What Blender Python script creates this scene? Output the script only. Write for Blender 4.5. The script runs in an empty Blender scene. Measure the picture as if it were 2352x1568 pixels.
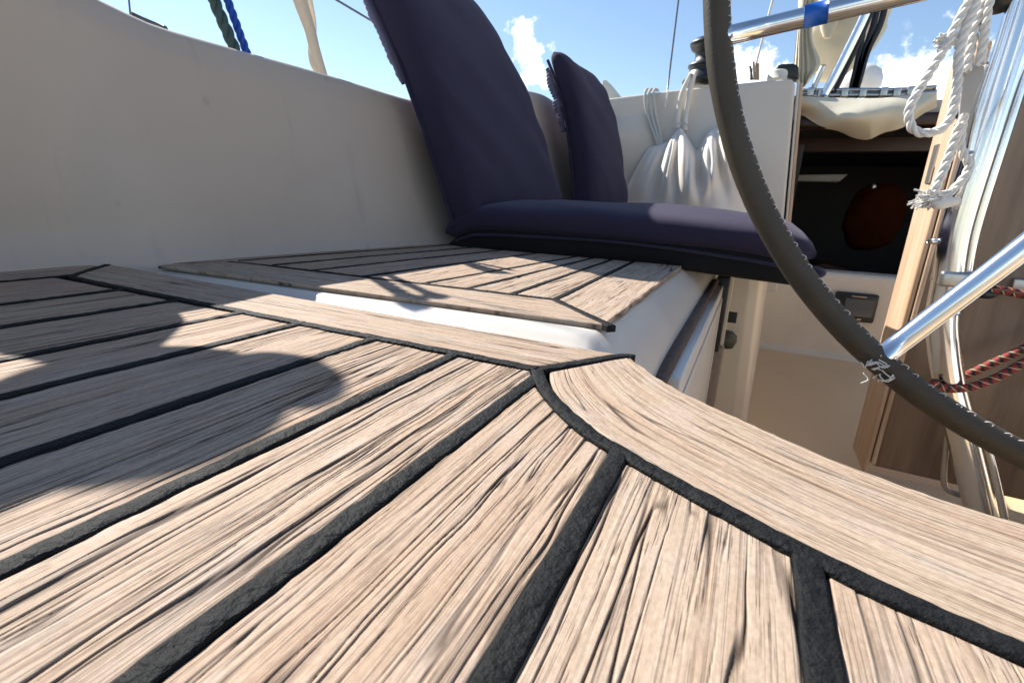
import bpy, bmesh, math, random
import numpy as np
from mathutils import Matrix, Vector
sc = bpy.context.scene
COL = sc.collection
rad = math.radians
# ------------------------------------------------------------------ camera
F = 17/36*2352                                # focal length in pixels of a 2352-wide frame
R = np.array([[0.8974, 0.1549, -0.4130], [0.4396, -0.2335, 0.8673], [0.0379, -0.9598, -0.2776]])
u_, s_, v_ = np.linalg.svd(R); R = u_@v_
O = np.array([0, 0, .08])
def ray(u, v): return R@np.array([(u-1176)/F, (v-784)/F, 1.])
def PX(u, v, X): d = ray(u, v); return O+d*(X/d[0])
def PY(u, v, Y): d = ray(u, v); return O+d*(Y/d[1])
def PZ(u, v, Z=0.): d = ray(u, v); return O+d*((Z-O[2])/d[2])
cam = bpy.data.cameras.new('camera'); camo = bpy.data.objects.new('camera', cam); COL.objects.link(camo)
cam.sensor_width = 36; cam.lens = 17; cam.clip_start = .004; cam.clip_end = 20000
M = np.eye(4); M[:3, 0] = R[:, 0]; M[:3, 1] = -R[:, 1]; M[:3, 2] = -R[:, 2]; M[:3, 3] = O
camo.matrix_world = Matrix(M.tolist()); sc.camera = camo
cam.dof.use_dof = True; cam.dof.focus_distance = .26; cam.dof.aperture_fstop = 40.0
# ------------------------------------------------------------------ world + sun
SUN_EL, SUN_AZ = rad(40), rad(72)             # azimuth to port of straight ahead
SD = np.array([-math.sin(SUN_AZ)*math.cos(SUN_EL), math.cos(SUN_AZ)*math.cos(SUN_EL), math.sin(SUN_EL)])
w = bpy.data.worlds.new('World'); sc.world = w; w.use_nodes = True
nt = w.node_tree; N = nt.nodes; L = nt.links; N.clear()
wo = N.new('ShaderNodeOutputWorld'); bg = N.new('ShaderNodeBackground'); bg.inputs['Strength'].default_value = .085
sky = N.new('ShaderNodeTexSky'); sky.sky_type = 'NISHITA'; sky.sun_disc = False
sky.sun_elevation = SUN_EL; sky.sun_rotation = -SUN_AZ; sky.air_density = 1.0; sky.dust_density = .12; sky.ozone_density = 2.6
tc = N.new('ShaderNodeTexCoord')
def wm(op, a, b=None, c=None):
    n = N.new('ShaderNodeMath'); n.operation = op
    for i, x in enumerate((a, b, c)):
        if x is None: continue
        if isinstance(x, (int, float)): n.inputs[i].default_value = x
        else: L.new(x, n.inputs[i])
    return n.outputs[0]
def wnoise(scale, detail=8, rough=.6, off=0):
    m = N.new('ShaderNodeMapping'); m.inputs['Location'].default_value = (off, off*.7, off*.3); L.new(tc.outputs['Generated'], m.inputs['Vector'])
    n = N.new('ShaderNodeTexNoise'); n.inputs['Scale'].default_value = scale; n.inputs['Detail'].default_value = detail; n.inputs['Roughness'].default_value = rough
    L.new(m.outputs[0], n.inputs['Vector']); return n.outputs['Fac']
blobs = [(1195, 75, .026, 1.), (1205, 115, .03, 1.0), (1222, 160, .03, 1.), (1250, 185, .022, .9), (1730, 170, .045, 1.), (1695, 172, .04, 1.), (1650, 176, .035, .8), (1780, 180, .035, .8),
         (2010, 195, .035, 1.), (2060, 185, .04, 1.), (2120, 185, .04, 1.), (2190, 172, .045, 1.), (2260, 150, .04, .9), (1950, 205, .04, .9), (2190, 25, .015, .7), (1272, 108, .014, .7)]
cl = []
for u, v, r, s in blobs:
    d = ray(u, v); cl.append((d/np.linalg.norm(d), r, s))
rg = random.Random(5)
for i in range(14):                                            # the same fair-weather cumulus unseen to starboard and aft, more added for neutral fill
    a = rad(rg.uniform(60, 230)); e = rad(rg.uniform(4, 14)); cl.append((np.array([math.sin(a)*math.cos(e), math.cos(a)*math.cos(e), math.sin(e)]), rg.uniform(.05, .11), 1.))
mask = None
nrm = N.new('ShaderNodeVectorMath'); nrm.operation = 'NORMALIZE'; L.new(tc.outputs['Generated'], nrm.inputs[0])
for d, r, s in cl:
    dn = N.new('ShaderNodeVectorMath'); dn.operation = 'DISTANCE'; L.new(nrm.outputs[0], dn.inputs[0]); dn.inputs[1].default_value = tuple(d)
    q = wm('DIVIDE', dn.outputs['Value'], r); q = wm('MULTIPLY', q, q); q = wm('MULTIPLY', wm('POWER', 2.718, wm('MULTIPLY', q, -.9)), s)
    mask = q if mask is None else wm('MAXIMUM', mask, q)
nz = wnoise(26, 10, .62, 2.3); nz2 = wnoise(60, 6, .6, 7.1)
cm = wm('ADD', mask, wm('MULTIPLY', wm('SUBTRACT', nz, .5), 2.0)); cm = wm('ADD', cm, wm('MULTIPLY', wm('SUBTRACT', nz2, .5), .7))
mr = N.new('ShaderNodeMapRange'); mr.interpolation_type = 'SMOOTHSTEP'; mr.inputs['From Min'].default_value = .42; mr.inputs['From Max'].default_value = .85; L.new(cm, mr.inputs['Value'])
gate = wm('MINIMUM', wm('MULTIPLY', mask, 4.0), 1.0); cfac = wm('MULTIPLY', mr.outputs[0], gate)
shade = N.new('ShaderNodeMix'); shade.data_type = 'RGBA'; L.new(wnoise(18, 5, .5, 4.4), shade.inputs[0]); shade.inputs[6].default_value = (7.2, 7.8, 8.8, 1); shade.inputs[7].default_value = (11.5, 11.6, 11.8, 1)
mix = N.new('ShaderNodeMix'); mix.data_type = 'RGBA'; L.new(cfac, mix.inputs[0]); tint = N.new('ShaderNodeMix'); tint.data_type = 'RGBA'; tint.blend_type = 'MULTIPLY'; tint.inputs[0].default_value = 1; tint.inputs[7].default_value = (1.06, 1.02, .98, 1); L.new(sky.outputs[0], tint.inputs[6])
L.new(tint.outputs[2], mix.inputs[6]); L.new(shade.outputs[2], mix.inputs[7])
L.new(mix.outputs[2], bg.inputs['Color']); L.new(bg.outputs[0], wo.inputs[0])
sl = bpy.data.lights.new('sun', 'SUN'); so = bpy.data.objects.new('sun', sl); COL.objects.link(so)
sl.energy = 4.2; sl.angle = rad(.53); sl.color = (1, .965, .915)
so.rotation_euler = Vector(SD.tolist()).to_track_quat('Z', 'Y').to_euler(); so.location = (-3, 1, 4)
sc.view_settings.view_transform = 'Standard'; sc.view_settings.look = 'None'; sc.view_settings.gamma = 1; sc.view_settings.exposure = 1.12
sc.render.engine = 'CYCLES'; sc.cycles.max_bounces = 8; sc.cycles.glossy_bounces = 5

# ------------------------------------------------------------------ materials
MT = {}
class NB:                                                      # tiny node builder
    def __init__(s, name):
        s.m = bpy.data.materials.new(name); s.m.use_nodes = True; s.t = s.m.node_tree; s.b = s.t.nodes['Principled BSDF']; MT[name] = s.m
    def n(s, t, **k):
        x = s.t.nodes.new(t)
        for a, b in k.items(): setattr(x, a, b)
        return x
    def l(s, a, b): s.t.links.new(a, b)
    def coord(s, attr=None, scale=(1, 1, 1), loc=(0, 0, 0)):
        m = s.n('ShaderNodeMapping'); m.inputs['Scale'].default_value = scale; m.inputs['Location'].default_value = loc
        if attr: a = s.n('ShaderNodeAttribute', attribute_name=attr); s.l(a.outputs['Vector'], m.inputs[0])
        else: a = s.n('ShaderNodeTexCoord'); s.l(a.outputs['Object'], m.inputs[0])
        return m.outputs[0]
    def noise(s, co, scale, detail=4, rough=.55):
        x = s.n('ShaderNodeTexNoise'); x.inputs['Scale'].default_value = scale; x.inputs['Detail'].default_value = detail; x.inputs['Roughness'].default_value = rough
        s.l(co, x.inputs['Vector']); return x.outputs['Fac']
    def ramp(s, f, *st):
        x = s.n('ShaderNodeValToRGB'); e = x.color_ramp.elements
        while len(e) < len(st): e.new(.5)
        for i, (p, c) in enumerate(st): e[i].position = p; e[i].color = (*c, 1) if len(c) == 3 else c
        s.l(f, x.inputs[0]); return x.outputs[0]
    def mixc(s, f, a, b, mode='MIX'):
        x = s.n('ShaderNodeMix', data_type='RGBA', blend_type=mode)
        for i, v in ((0, f), (6, a), (7, b)):
            if isinstance(v, (int, float)): x.inputs[i].default_value = v
            elif isinstance(v, tuple): x.inputs[i].default_value = (*v, 1)
            else: s.l(v, x.inputs[i])
        return x.outputs[2]
    def math(s, op, a, b=0.):
        x = s.n('ShaderNodeMath', operation=op)
        for i, v in ((0, a), (1, b)):
            if isinstance(v, (int, float)): x.inputs[i].default_value = v
            else: s.l(v, x.inputs[i])
        return x.outputs[0]
    def bump(s, h, strength=.3, dist=.001):
        x = s.n('ShaderNodeBump'); x.inputs['Strength'].default_value = strength; x.inputs['Distance'].default_value = dist
        s.l(h, x.inputs['Height']); s.l(x.outputs[0], s.b.inputs['Normal'])
    def set(s, **k):
        for a, v in k.items():
            i = s.b.inputs[a.replace('_', ' ')]
            if isinstance(v, (int, float)): i.default_value = v
            elif isinstance(v, tuple): i.default_value = (*v, 1)
            else: s.l(v, i)
        return s.m
def teak():
    m = NB('teak')
    def lines(sc_, lo, hi, off=0):                              # thin contour lines of a stretched noise: open pores along the grain
        n = m.noise(m.coord('grain', sc_, (off, off*.7, 0)), 1, 2.5, .55); d = m.math('ABSOLUTE', m.math('SUBTRACT', n, .5)); return m.ramp(d, (lo, (1, 1, 1)), (hi, (0, 0, 0)))
    g = m.coord('grain', (5, 380, 1)); g2 = m.coord('grain', (4, 110, 1)); g3 = m.coord('grain', (40, 2600, 1)); g4 = m.coord('grain', (26, 70, 1))
    c = m.ramp(m.noise(g, 1, 4, .6), (.25, (.40, .292, .205)), (.5, (.465, .35, .252)), (.78, (.515, .405, .305)))
    c = m.mixc(m.ramp(m.noise(g2, 1, 4, .6), (.34, (.5, .5, .5)), (.52, (0, 0, 0))), c, (.39, .25, .155))
    c = m.mixc(m.math('MULTIPLY', m.ramp(m.noise(g4, 1, 5, .65), (.5, (0, 0, 0)), (.72, (1, 1, 1))), .4), c, (.50, .455, .41))
    c = m.mixc(1., c, m.ramp(m.noise(m.coord('grain', (420, 900, 1), (2, 5, 0)), 1, 3, .65), (.3, (.80, .78, .76)), (.7, (1.1, 1.1, 1.1))), 'MULTIPLY')
    pl = m.n('ShaderNodeAttribute', attribute_name='tone'); c = m.mixc(pl.outputs['Fac'], c, (.40, .235, .135))
    brk = m.ramp(m.noise(m.coord('grain', (22, 240, 1), (3, 8, 0)), 1, 3, .6), (.40, (0, 0, 0)), (.52, (1, 1, 1)))
    def dashes(sc_, thr, dens_, off):                            # short open pores, each its own sliver
        vo = m.n('ShaderNodeTexVoronoi'); vo.inputs['Scale'].default_value = 1; m.l(m.coord('grain', sc_, (off, off*1.7, 0)), vo.inputs['Vector'])
        on = m.ramp(m.noise(m.coord('grain', (28, 210, 1), (off*3, off, 0)), 1, 2, .6), (dens_, (0, 0, 0)), (dens_+.08, (1, 1, 1)))
        return m.math('MULTIPLY', m.ramp(vo.outputs['Distance'], (thr, (1, 1, 1)), (thr+.09, (0, 0, 0))), on)
    p1 = m.math('MULTIPLY', lines((5, 460, 1), .014, .045), brk)
    pores = m.math('MAXIMUM', m.math('MULTIPLY', p1, .5), m.math('MAXIMUM', m.math('MULTIPLY', dashes((62, 1500, 1), .15, .46, 3.), .85), m.math('MULTIPLY', dashes((22, 950, 1), .11, .42, 9.), .9)))
    gr = m.n('ShaderNodeAttribute', attribute_name='groove'); c = m.mixc(m.math('MULTIPLY', gr.outputs['Fac'], .92), c, (.055, .034, .022))
    c = m.mixc(m.math('MULTIPLY', pores, .9), c, (.06, .037, .025))
    m.bump(m.math('SUBTRACT', m.math('MULTIPLY', m.noise(g3, 1, 3, .7), .35), pores), .3, .0004)
    m.set(Base_Color=c, Roughness=.75, Specular_IOR_Level=.25)
teak()
def plain(name, col, rough=.5, metal=0., var=.12, scale=12, bump=0., bscale=200, spec=.5, dirt=None, dirt_amt=.4, coat=0.):
    m = NB(name); co = m.coord()
    c = m.mixc(m.noise(co, scale, 5), tuple(x*(1-var) for x in col), tuple(min(1, x*(1+var*.6)) for x in col))
    if dirt: c = m.mixc(m.math('MULTIPLY', m.ramp(m.noise(co, scale*.6, 8, .65), (.52, (0, 0, 0)), (.72, (1, 1, 1))), dirt_amt), c, dirt)
    if bump: m.bump(m.noise(co, bscale, 4), bump, .002)
    r = m.math('ADD', m.math('MULTIPLY', m.noise(co, scale*2, 4), .2), rough-.1)
    m.set(Base_Color=c, Roughness=r, Metallic=metal, Specular_IOR_Level=spec, Coat_Weight=coat)
    return MT[name]
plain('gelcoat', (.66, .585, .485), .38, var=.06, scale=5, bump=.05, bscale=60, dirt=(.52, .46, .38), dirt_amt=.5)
plain('gelcoat_shaded', (.475, .385, .305), .45, var=.08, scale=5, bump=.06, bscale=40, dirt=(.38, .305, .24), dirt_amt=.45)  # coaming gelcoat darkened in its colour to stand in for heavy shade
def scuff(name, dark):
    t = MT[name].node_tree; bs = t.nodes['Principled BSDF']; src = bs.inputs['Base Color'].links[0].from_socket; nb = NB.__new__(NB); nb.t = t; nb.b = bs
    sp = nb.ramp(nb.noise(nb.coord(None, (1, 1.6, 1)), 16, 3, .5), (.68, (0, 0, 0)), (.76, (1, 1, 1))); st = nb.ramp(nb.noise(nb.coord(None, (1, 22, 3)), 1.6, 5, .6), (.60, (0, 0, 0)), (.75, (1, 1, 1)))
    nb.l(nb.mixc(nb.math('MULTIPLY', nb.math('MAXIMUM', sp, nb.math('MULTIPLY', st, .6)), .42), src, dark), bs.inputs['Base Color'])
scuff('gelcoat_shaded', (.24, .20, .165))
plain('gelcoat_white', (.66, .60, .52), .32, var=.04, scale=9, dirt=(.6, .57, .5), dirt_amt=.35)
plain('door_white', (.70, .655, .58), .35, var=.04, scale=5)
plain('grey_plate', (.42, .40, .37), .5, var=.2, scale=30)
plain('gelcoat_step', (.72, .62, .475), .4, var=.06, scale=6, dirt=(.5, .44, .33), dirt_amt=.4)
plain('sole', (.80, .555, .31), .6, var=.10, scale=4, bump=.25, bscale=700, dirt=(.66, .45, .25), dirt_amt=.5)
plain('caulk', (.0085, .009, .009), .7, var=.5, scale=150, bump=.7, bscale=420, spec=.18, dirt=(.022, .022, .021), dirt_amt=.5)
plain('gasket', (.15, .11, .09), .9, spec=.1, var=.5, scale=160, bump=.6, bscale=400)
plain('black_plastic', (.014, .015, .014), .4, var=.2, scale=40)
plain('olive_rubber', (.045, .05, .03), .5, var=.2, scale=40)
plain('grey_wood', (.30, .24, .185), .8, var=.35, scale=60, bump=.3, bscale=300)
plain('cream_plastic', (.72, .68, .56), .4, var=.05)
plain('white_paint', (.78, .78, .76), .3, var=.05)
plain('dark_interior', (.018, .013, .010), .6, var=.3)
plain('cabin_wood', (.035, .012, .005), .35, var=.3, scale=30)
plain('strip_light', (.3, .29, .24), .4)
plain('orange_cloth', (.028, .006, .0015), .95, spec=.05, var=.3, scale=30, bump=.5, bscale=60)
plain('cream_canvas', (.66, .60, .46), .85, var=.10, scale=8, bump=.3, bscale=160, dirt=(.5, .42, .28), dirt_amt=.5)
plain('white_canvas', (.80, .725, .63), .9, spec=.1, var=.05, scale=8, bump=.25, bscale=220, dirt=(.5, .46, .4), dirt_amt=.3)
plain('white_rope', (.80, .77, .71), .85, var=.12, scale=60, bump=.5, bscale=500)
plain('grey_cord', (.55, .54, .5), .8, var=.3, scale=120)
plain('blue_rope', (.01, .07, .42), .7, var=.3, scale=300, bump=.5, bscale=400)
plain('green_rope', (.045, .085, .08), .75, var=.4, scale=200, bump=.6, bscale=300)
plain('strap', (.68, .60, .47), .8, var=.1, scale=20, bump=.3, bscale=300)
plain('thread', (.75, .73, .68), .8)
plain('blue_tape', (.005, .10, .46), .35, var=.1, scale=30)
plain('wire', (.12, .12, .13), .4, metal=.6)
plain('black_strap', (.012, .013, .016), .5, var=.2)
plain('sea', (.01, .05, .09), .08, var=.3, scale=.05, bump=.5, bscale=.6)
def chrome():
    m = NB('chrome'); co = m.coord()
    m.set(Base_Color=(.78, .78, .78), Metallic=1., Roughness=m.math('ADD', m.math('MULTIPLY', m.noise(co, 60, 4), .14), .07)); m.bump(m.noise(co, 90, 3), .04, .001)
    m = NB('dull_steel'); co = m.coord()
    m.set(Base_Color=(.52, .51, .48), Metallic=1., Roughness=m.math('ADD', m.math('MULTIPLY', m.noise(co, 120, 4), .2), .25))
    m = NB('leather'); co = m.coord()
    c = m.mixc(m.noise(co, 25, 5), (.036, .028, .017), (.072, .057, .036)); sp = m.ramp(m.noise(co, 420, 2), (.70, (0, 0, 0)), (.76, (1, 1, 1)))
    c = m.mixc(m.math('MULTIPLY', sp, .6), c, (.25, .23, .18))
    m.bump(m.noise(co, 350, 4, .6), .35, .001); m.set(Base_Color=c, Roughness=.55, Specular_IOR_Level=.45)
    m = NB('cushion'); co = m.coord()
    c = m.mixc(m.noise(co, 6, 5), (.020, .016, .034), (.036, .029, .054))
    wv = m.n('ShaderNodeTexNoise'); wv.inputs['Scale'].default_value = 900; m.l(co, wv.inputs['Vector'])
    h = m.math('ADD', m.math('MULTIPLY', wv.outputs['Fac'], .25), m.noise(co, 14, 4)); m.bump(h, .35, .006)
    m.set(Base_Color=c, Roughness=.85, Sheen_Weight=.12, Sheen_Roughness=.5, Sheen_Tint=(.75, .68, .8), Specular_IOR_Level=.2)
    m = NB('cushion_base'); co = m.coord(); m.bump(m.noise(co, 500, 3), .3, .001); m.set(Base_Color=(.010, .010, .011), Roughness=.8, Specular_IOR_Level=.2)
    m = NB('ruche'); co = m.coord(); m.bump(m.noise(co, 60, 3), .5, .004); m.set(Base_Color=(.17, .155, .22), Roughness=.8, Specular_IOR_Level=.2)
    m = NB('table_wood'); co = m.coord(None, (60, 60, 4)); co2 = m.coord(None, (5, 5, 3))
    c = m.ramp(m.noise(co, 1, 5, .6), (.3, (.16, .10, .06)), (.7, (.29, .195, .125)))
    c = m.mixc(m.math('MULTIPLY', m.ramp(m.noise(co2, 1, 6, .6), (.45, (0, 0, 0)), (.7, (1, 1, 1))), .6), c, (.32, .255, .19))
    m.bump(m.noise(co, 3, 4), .15, .001); m.set(Base_Color=c, Roughness=.45)
    m = NB('trim_wood'); co = m.coord(None, (90, 90, 5)); c = m.ramp(m.noise(co, 1, 5, .6), (.3, (.46, .29, .17)), (.7, (.66, .47, .32)))
    m.bump(m.noise(co, 3, 4), .2, .001); m.set(Base_Color=c, Roughness=.4)
    m = NB('bungee'); a = m.n('ShaderNodeAttribute', attribute_name='grain'); sp = m.n('ShaderNodeSeparateXYZ'); m.l(a.outputs['Vector'], sp.inputs[0])
    ph = m.math('ADD', m.math('MULTIPLY', sp.outputs[0], 80), m.math('MULTIPLY', sp.outputs[1], 1.0)); fr = m.math('FRACT', ph)
    ph2 = m.math('FRACT', m.math('SUBTRACT', m.math('MULTIPLY', sp.outputs[0], 80), m.math('MULTIPLY', sp.outputs[1], 2.0)))
    c = m.ramp(fr, (.0, (.012, .011, .01)), (.34, (.012, .011, .01)), (.38, (.24, .02, .016)), (.98, (.24, .02, .016)))
    c = m.mixc(m.ramp(ph2, (.12, (1, 1, 1)), (.16, (0, 0, 0))), c, (.45, .38, .2)); m.set(Base_Color=c, Roughness=.7)
    m = NB('screen'); m.set(Base_Color=(.11, .115, .11), Roughness=.12)
    m = NB('nonskid'); co = m.coord(); wv = m.n('ShaderNodeTexWave', wave_type='BANDS', bands_direction='DIAGONAL'); wv.inputs['Scale'].default_value = 60; wv.inputs['Distortion'].default_value = .5; m.l(co, wv.inputs['Vector'])
    c = m.mixc(wv.outputs['Fac'], (.56, .41, .25), (.76, .57, .36)); m.bump(wv.outputs['Fac'], .5, .001); m.set(Base_Color=c, Roughness=.6)
chrome()

# ------------------------------------------------------------------ mesh helpers
def tag(o, label=None, cat=None, group=None, kind=None):
    if label: o['label'] = label
    if cat: o['category'] = cat
    if group: o['group'] = group
    if kind: o['kind'] = kind
    return o
def root(name, label, cat, loc, group=None):
    o = bpy.data.objects.new(name, None); COL.objects.link(o); o.location = tuple(map(float, loc)); o.empty_display_size = .05
    return tag(o, label, cat, group)
def wloc(o):
    p = np.zeros(3)
    while o is not None: p = p+np.array(o.location); o = o.parent
    return p
def obj(name, vf, mat, parent=None, smooth=True, attrs=None, loc=None, bevel=0., kind=None):
    V, Fc = vf; V = np.asarray(V, float)
    if parent is not None: base = wloc(parent); oloc = np.zeros(3)
    else: base = np.array(loc, float) if loc is not None else np.array([(V[:, 0].min()+V[:, 0].max())/2, (V[:, 1].min()+V[:, 1].max())/2, V[:, 2].min()]); oloc = base
    me = bpy.data.meshes.new(name)
    if isinstance(Fc, np.ndarray):
        n, k = Fc.shape; me.vertices.add(len(V)); me.vertices.foreach_set('co', (V-base).astype(np.float32).ravel())
        me.loops.add(n*k); me.loops.foreach_set('vertex_index', Fc.astype(np.int32).ravel()); me.polygons.add(n)
        me.polygons.foreach_set('loop_start', (np.arange(n)*k).astype(np.int32)); me.update(calc_edges=True); me.validate()
    else: me.from_pydata((V-base).tolist(), [], Fc)
    if attrs:
        for a, d in attrs.items():
            d = np.asarray(d, np.float32)
            if d.ndim == 2: at = me.attributes.new(a, 'FLOAT_VECTOR', 'POINT'); at.data.foreach_set('vector', d.ravel())
            else: at = me.attributes.new(a, 'FLOAT', 'POINT'); at.data.foreach_set('value', d)
    if bevel:
        bm = bmesh.new(); bm.from_mesh(me); bmesh.ops.recalc_face_normals(bm, faces=bm.faces)
        bmesh.ops.bevel(bm, geom=[e for e in bm.edges if len(e.link_faces) == 2 and e.calc_face_angle() > .6], offset=bevel, segments=3, profile=.5, affect='EDGES'); bm.to_mesh(me); bm.free()
    if smooth: me.polygons.foreach_set('use_smooth', np.ones(len(me.polygons), bool))
    if smooth == 'auto':
        me.polygons.foreach_set('use_smooth', np.ones(len(me.polygons), bool)); me.set_sharp_from_angle(angle=rad(40))
    me.materials.append(MT[mat]); o = bpy.data.objects.new(name, me); COL.objects.link(o)
    if parent is not None: o.parent = parent
    o.location = tuple(oloc)
    if kind: o['kind'] = kind
    return o
def gridf(nu, nv, closeu=False, closev=False):
    a = np.arange(nu if closeu else nu-1); b = np.arange(nv if closev else nv-1); A, B = np.meshgrid(a, b, indexing='ij'); A = A.ravel(); B = B.ravel()
    A1 = (A+1) % nu; B1 = (B+1) % nv
    return np.stack([A*nv+B, A1*nv+B, A1*nv+B1, A*nv+B1], 1)
def surf(fn, nu, nv, closeu=False, closev=False):
    u = np.linspace(0, 1, nu, endpoint=not closeu); v = np.linspace(0, 1, nv, endpoint=not closev); U, W = np.meshgrid(u, v, indexing='ij')
    P = fn(U.ravel(), W.ravel()); return np.asarray(P), gridf(nu, nv, closeu, closev)
def join(*parts):
    V = []; Fs = []; k = 0
    for v, f in parts:
        V.append(np.asarray(v, float)); Fs += [[int(i)+k for i in q] for q in f]; k += len(v)
    return np.vstack(V), Fs
def box(x0, x1, y0, y1, z0, z1):
    V = [(x, y, z) for x in (x0, x1) for y in (y0, y1) for z in (z0, z1)]
    return np.array(V, float), [[0, 1, 3, 2], [4, 6, 7, 5], [0, 4, 5, 1], [2, 3, 7, 6], [0, 2, 6, 4], [1, 5, 7, 3]]
def prism(poly, d):                                            # polygon of 3-D points extruded by vector d
    P = np.array(poly, float); n = len(P); V = np.vstack([P, P+np.array(d)])
    return V, [list(range(n))[::-1], list(range(n, 2*n))]+[[i, (i+1) % n, n+(i+1) % n, n+i] for i in range(n)]
def cr(pts, n=12, closed=False):                               # Catmull-Rom through points
    P = np.array(pts, float)
    if len(P) < 3: return np.array([P[0]+(P[1]-P[0])*t for t in np.linspace(0, 1, n+1)])
    Q = np.vstack([2*P[0]-P[1], P, 2*P[-1]-P[-2]]); out = []
    for i in range(len(P)-1):
        p0, p1, p2, p3 = Q[i:i+4]
        for t in np.linspace(0, 1, n, endpoint=False): out.append(.5*((2*p1)+(-p0+p2)*t+(2*p0-5*p1+4*p2-p3)*t*t+(-p0+3*p1-3*p2+p3)*t**3))
    out.append(P[-1]); return np.array(out)
def frames(P, closed=False):
    T = np.gradient(P, axis=0); T /= np.linalg.norm(T, axis=1)[:, None]+1e-12
    up = np.array([0, 0, 1.]) if abs(T[0][2]) < .9 else np.array([1., 0, 0]); A = np.cross(T[0], up); A /= np.linalg.norm(A); out = []
    for t in T:
        A = A-t*(A@t); A /= np.linalg.norm(A); out.append(A.copy())
    A = np.array(out); return T, A, np.cross(T, A)
def tube(P, r, k=12, caps=True, flat=None, phase=0.):
    P = np.asarray(P, float); n = len(P); r = np.broadcast_to(np.asarray(r, float), (n,)); T, A, B = frames(P)
    th = np.linspace(0, 2*math.pi, k, endpoint=False)+phase; fa, fb = flat or (1, 1)
    V = P[:, None]+r[:, None, None]*(fa*np.cos(th)[None, :, None]*A[:, None]+fb*np.sin(th)[None, :, None]*B[:, None])
    V = V.reshape(-1, 3); Fc = gridf(n, k, False, True).tolist()
    if caps: Fc += [list(range(k))[::-1], list(range((n-1)*k, n*k))]
    s = np.r_[0, np.cumsum(np.linalg.norm(np.diff(P, axis=0), axis=1))]
    return V, Fc, np.c_[np.repeat(s, k), np.tile(np.linspace(0, 1, k, endpoint=False), n), np.zeros(n*k)]
def tub(*a, **k): return tube(*a, **k)[:2]
def lathe(prof, c, k=32):
    prof = np.array(prof, float); n = len(prof); th = np.linspace(0, 2*math.pi, k, endpoint=False)
    V = np.stack([np.outer(prof[:, 0], np.cos(th)), np.outer(prof[:, 0], np.sin(th)), np.repeat(prof[:, 1][:, None], k, 1)], 2).reshape(-1, 3)+np.array(c)
    return V, gridf(n, k, False, True).tolist()+[list(range(k))[::-1], list(range((n-1)*k, n*k))]
def rope3(P, r, pitch=None, k=7):                              # three laid strands
    P = np.asarray(P, float); s = np.r_[0, np.cumsum(np.linalg.norm(np.diff(P, axis=0), axis=1))]; pitch = pitch or r*6.5
    n = max(8, int(s[-1]/pitch*12)); si = np.linspace(0, s[-1], n); Q = np.stack([np.interp(si, s, P[:, i]) for i in range(3)], 1); T, A, B = frames(Q); ps = []
    for j in range(3):
        a = si/pitch*2*math.pi+j*2*math.pi/3; C = Q+.52*r*(np.cos(a)[:, None]*A+np.sin(a)[:, None]*B); ps.append(tub(C, .56*r, k))
    return join(*ps)
_pt = {}
def vnoise(x, y, seed=0):                                      # smooth value noise, 0..1
    rs = np.random.RandomState(seed); Tb = rs.rand(256, 256); xi = np.floor(x).astype(int); yi = np.floor(y).astype(int); fx = x-xi; fy = y-yi
    fx = fx*fx*(3-2*fx); fy = fy*fy*(3-2*fy); g = lambda a, b: Tb[a & 255, b & 255]
    return (g(xi, yi)*(1-fx)+g(xi+1, yi)*fx)*(1-fy)+(g(xi, yi+1)*(1-fx)+g(xi+1, yi+1)*fx)*fy
def interp(tab):
    t = np.array(tab, float); return lambda y: np.interp(y, t[:, 0], t[:, 1])
def sinterp(tab):                                              # smooth version of the same
    P = cr([(a, b, 0) for a, b in tab], 10); return lambda y: np.interp(y, P[:, 0], P[:, 1])
rng = random.Random(3)
z6 = lambda x, y: ((1900+x/3.485)/1.0884, y/3.793)

# ------------------------------------------------------------------ setting: sea, hull and deck, coaming, benches, sole, bulkhead
XB = sinterp([(-.6, -.62), (.0, -.622), (.2, -.622), (.265, -.617), (.32, -.583), (.49, -.563), (.8, -.517), (1.2, -.482), (2.0, -.455)])   # foot of the coaming
ZT = sinterp([(-.6, .297), (0, .295), (.15, .291), (.21, .288), (.27, .280), (.32, .2665), (.35, .260), (.385, .2555), (.47, .2555), (.62, .2575), (.82, .258), (.95, .275), (1.15, .34), (1.38, .375), (1.6, .362), (1.8, .39), (2.0, .47)])
XT = sinterp([(-.6, -.64), (.2, -.640), (.32, -.63), (.5, -.617), (.8, -.605), (1.2, -.59), (2.0, -.57)])
def coam(u, v):
    y = -.6+u*2.6; xb, zt, xt = XB(y), ZT(y), XT(y); out = np.zeros((len(u), 3)); out[:, 1] = y
    # v: 0..0.15 foot fillet, ..0.6 face, ..0.72 rounded lip, ..0.88 flat top, ..1 outer side
    k = np.array([0, .04, .08, .12, .16, .55, .60, .64, .68, .72, .86, .9, 1.])
    xs = [xb+.05, xb+.022, xb+.008, xb-.003, xb-.010, xt+.012, xt+.004, xt-.002, xt-.010, xt-.022, xt-.15, xt-.165, xt-.175]
    zs = [0*y-.016, 0*y-.012, 0*y-.004, 0*y+.010, 0*y+.030, zt-.035, zt-.018, zt-.008, zt-.0025, zt, zt-.004, zt-.03, 0*y-.02]
    X = np.array(xs); Z = np.array(zs); j = np.clip(np.searchsorted(k, v, 'right')-1, 0, len(k)-2); f = (v-k[j])/(k[j+1]-k[j]); i = np.arange(len(v))
    out[:, 0] = X[j, i]*(1-f)+X[j+1, i]*f; out[:, 2] = Z[j, i]*(1-f)+Z[j+1, i]*f
    return out
tag(obj('coaming', surf(coam, 130, 60), 'gelcoat_shaded'), kind='structure')
tag(obj('side_deck', box(-1.25, -.66, -1.2, 6, -.12, -.02), 'gelcoat', smooth=False, bevel=.01), kind='structure')
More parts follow.
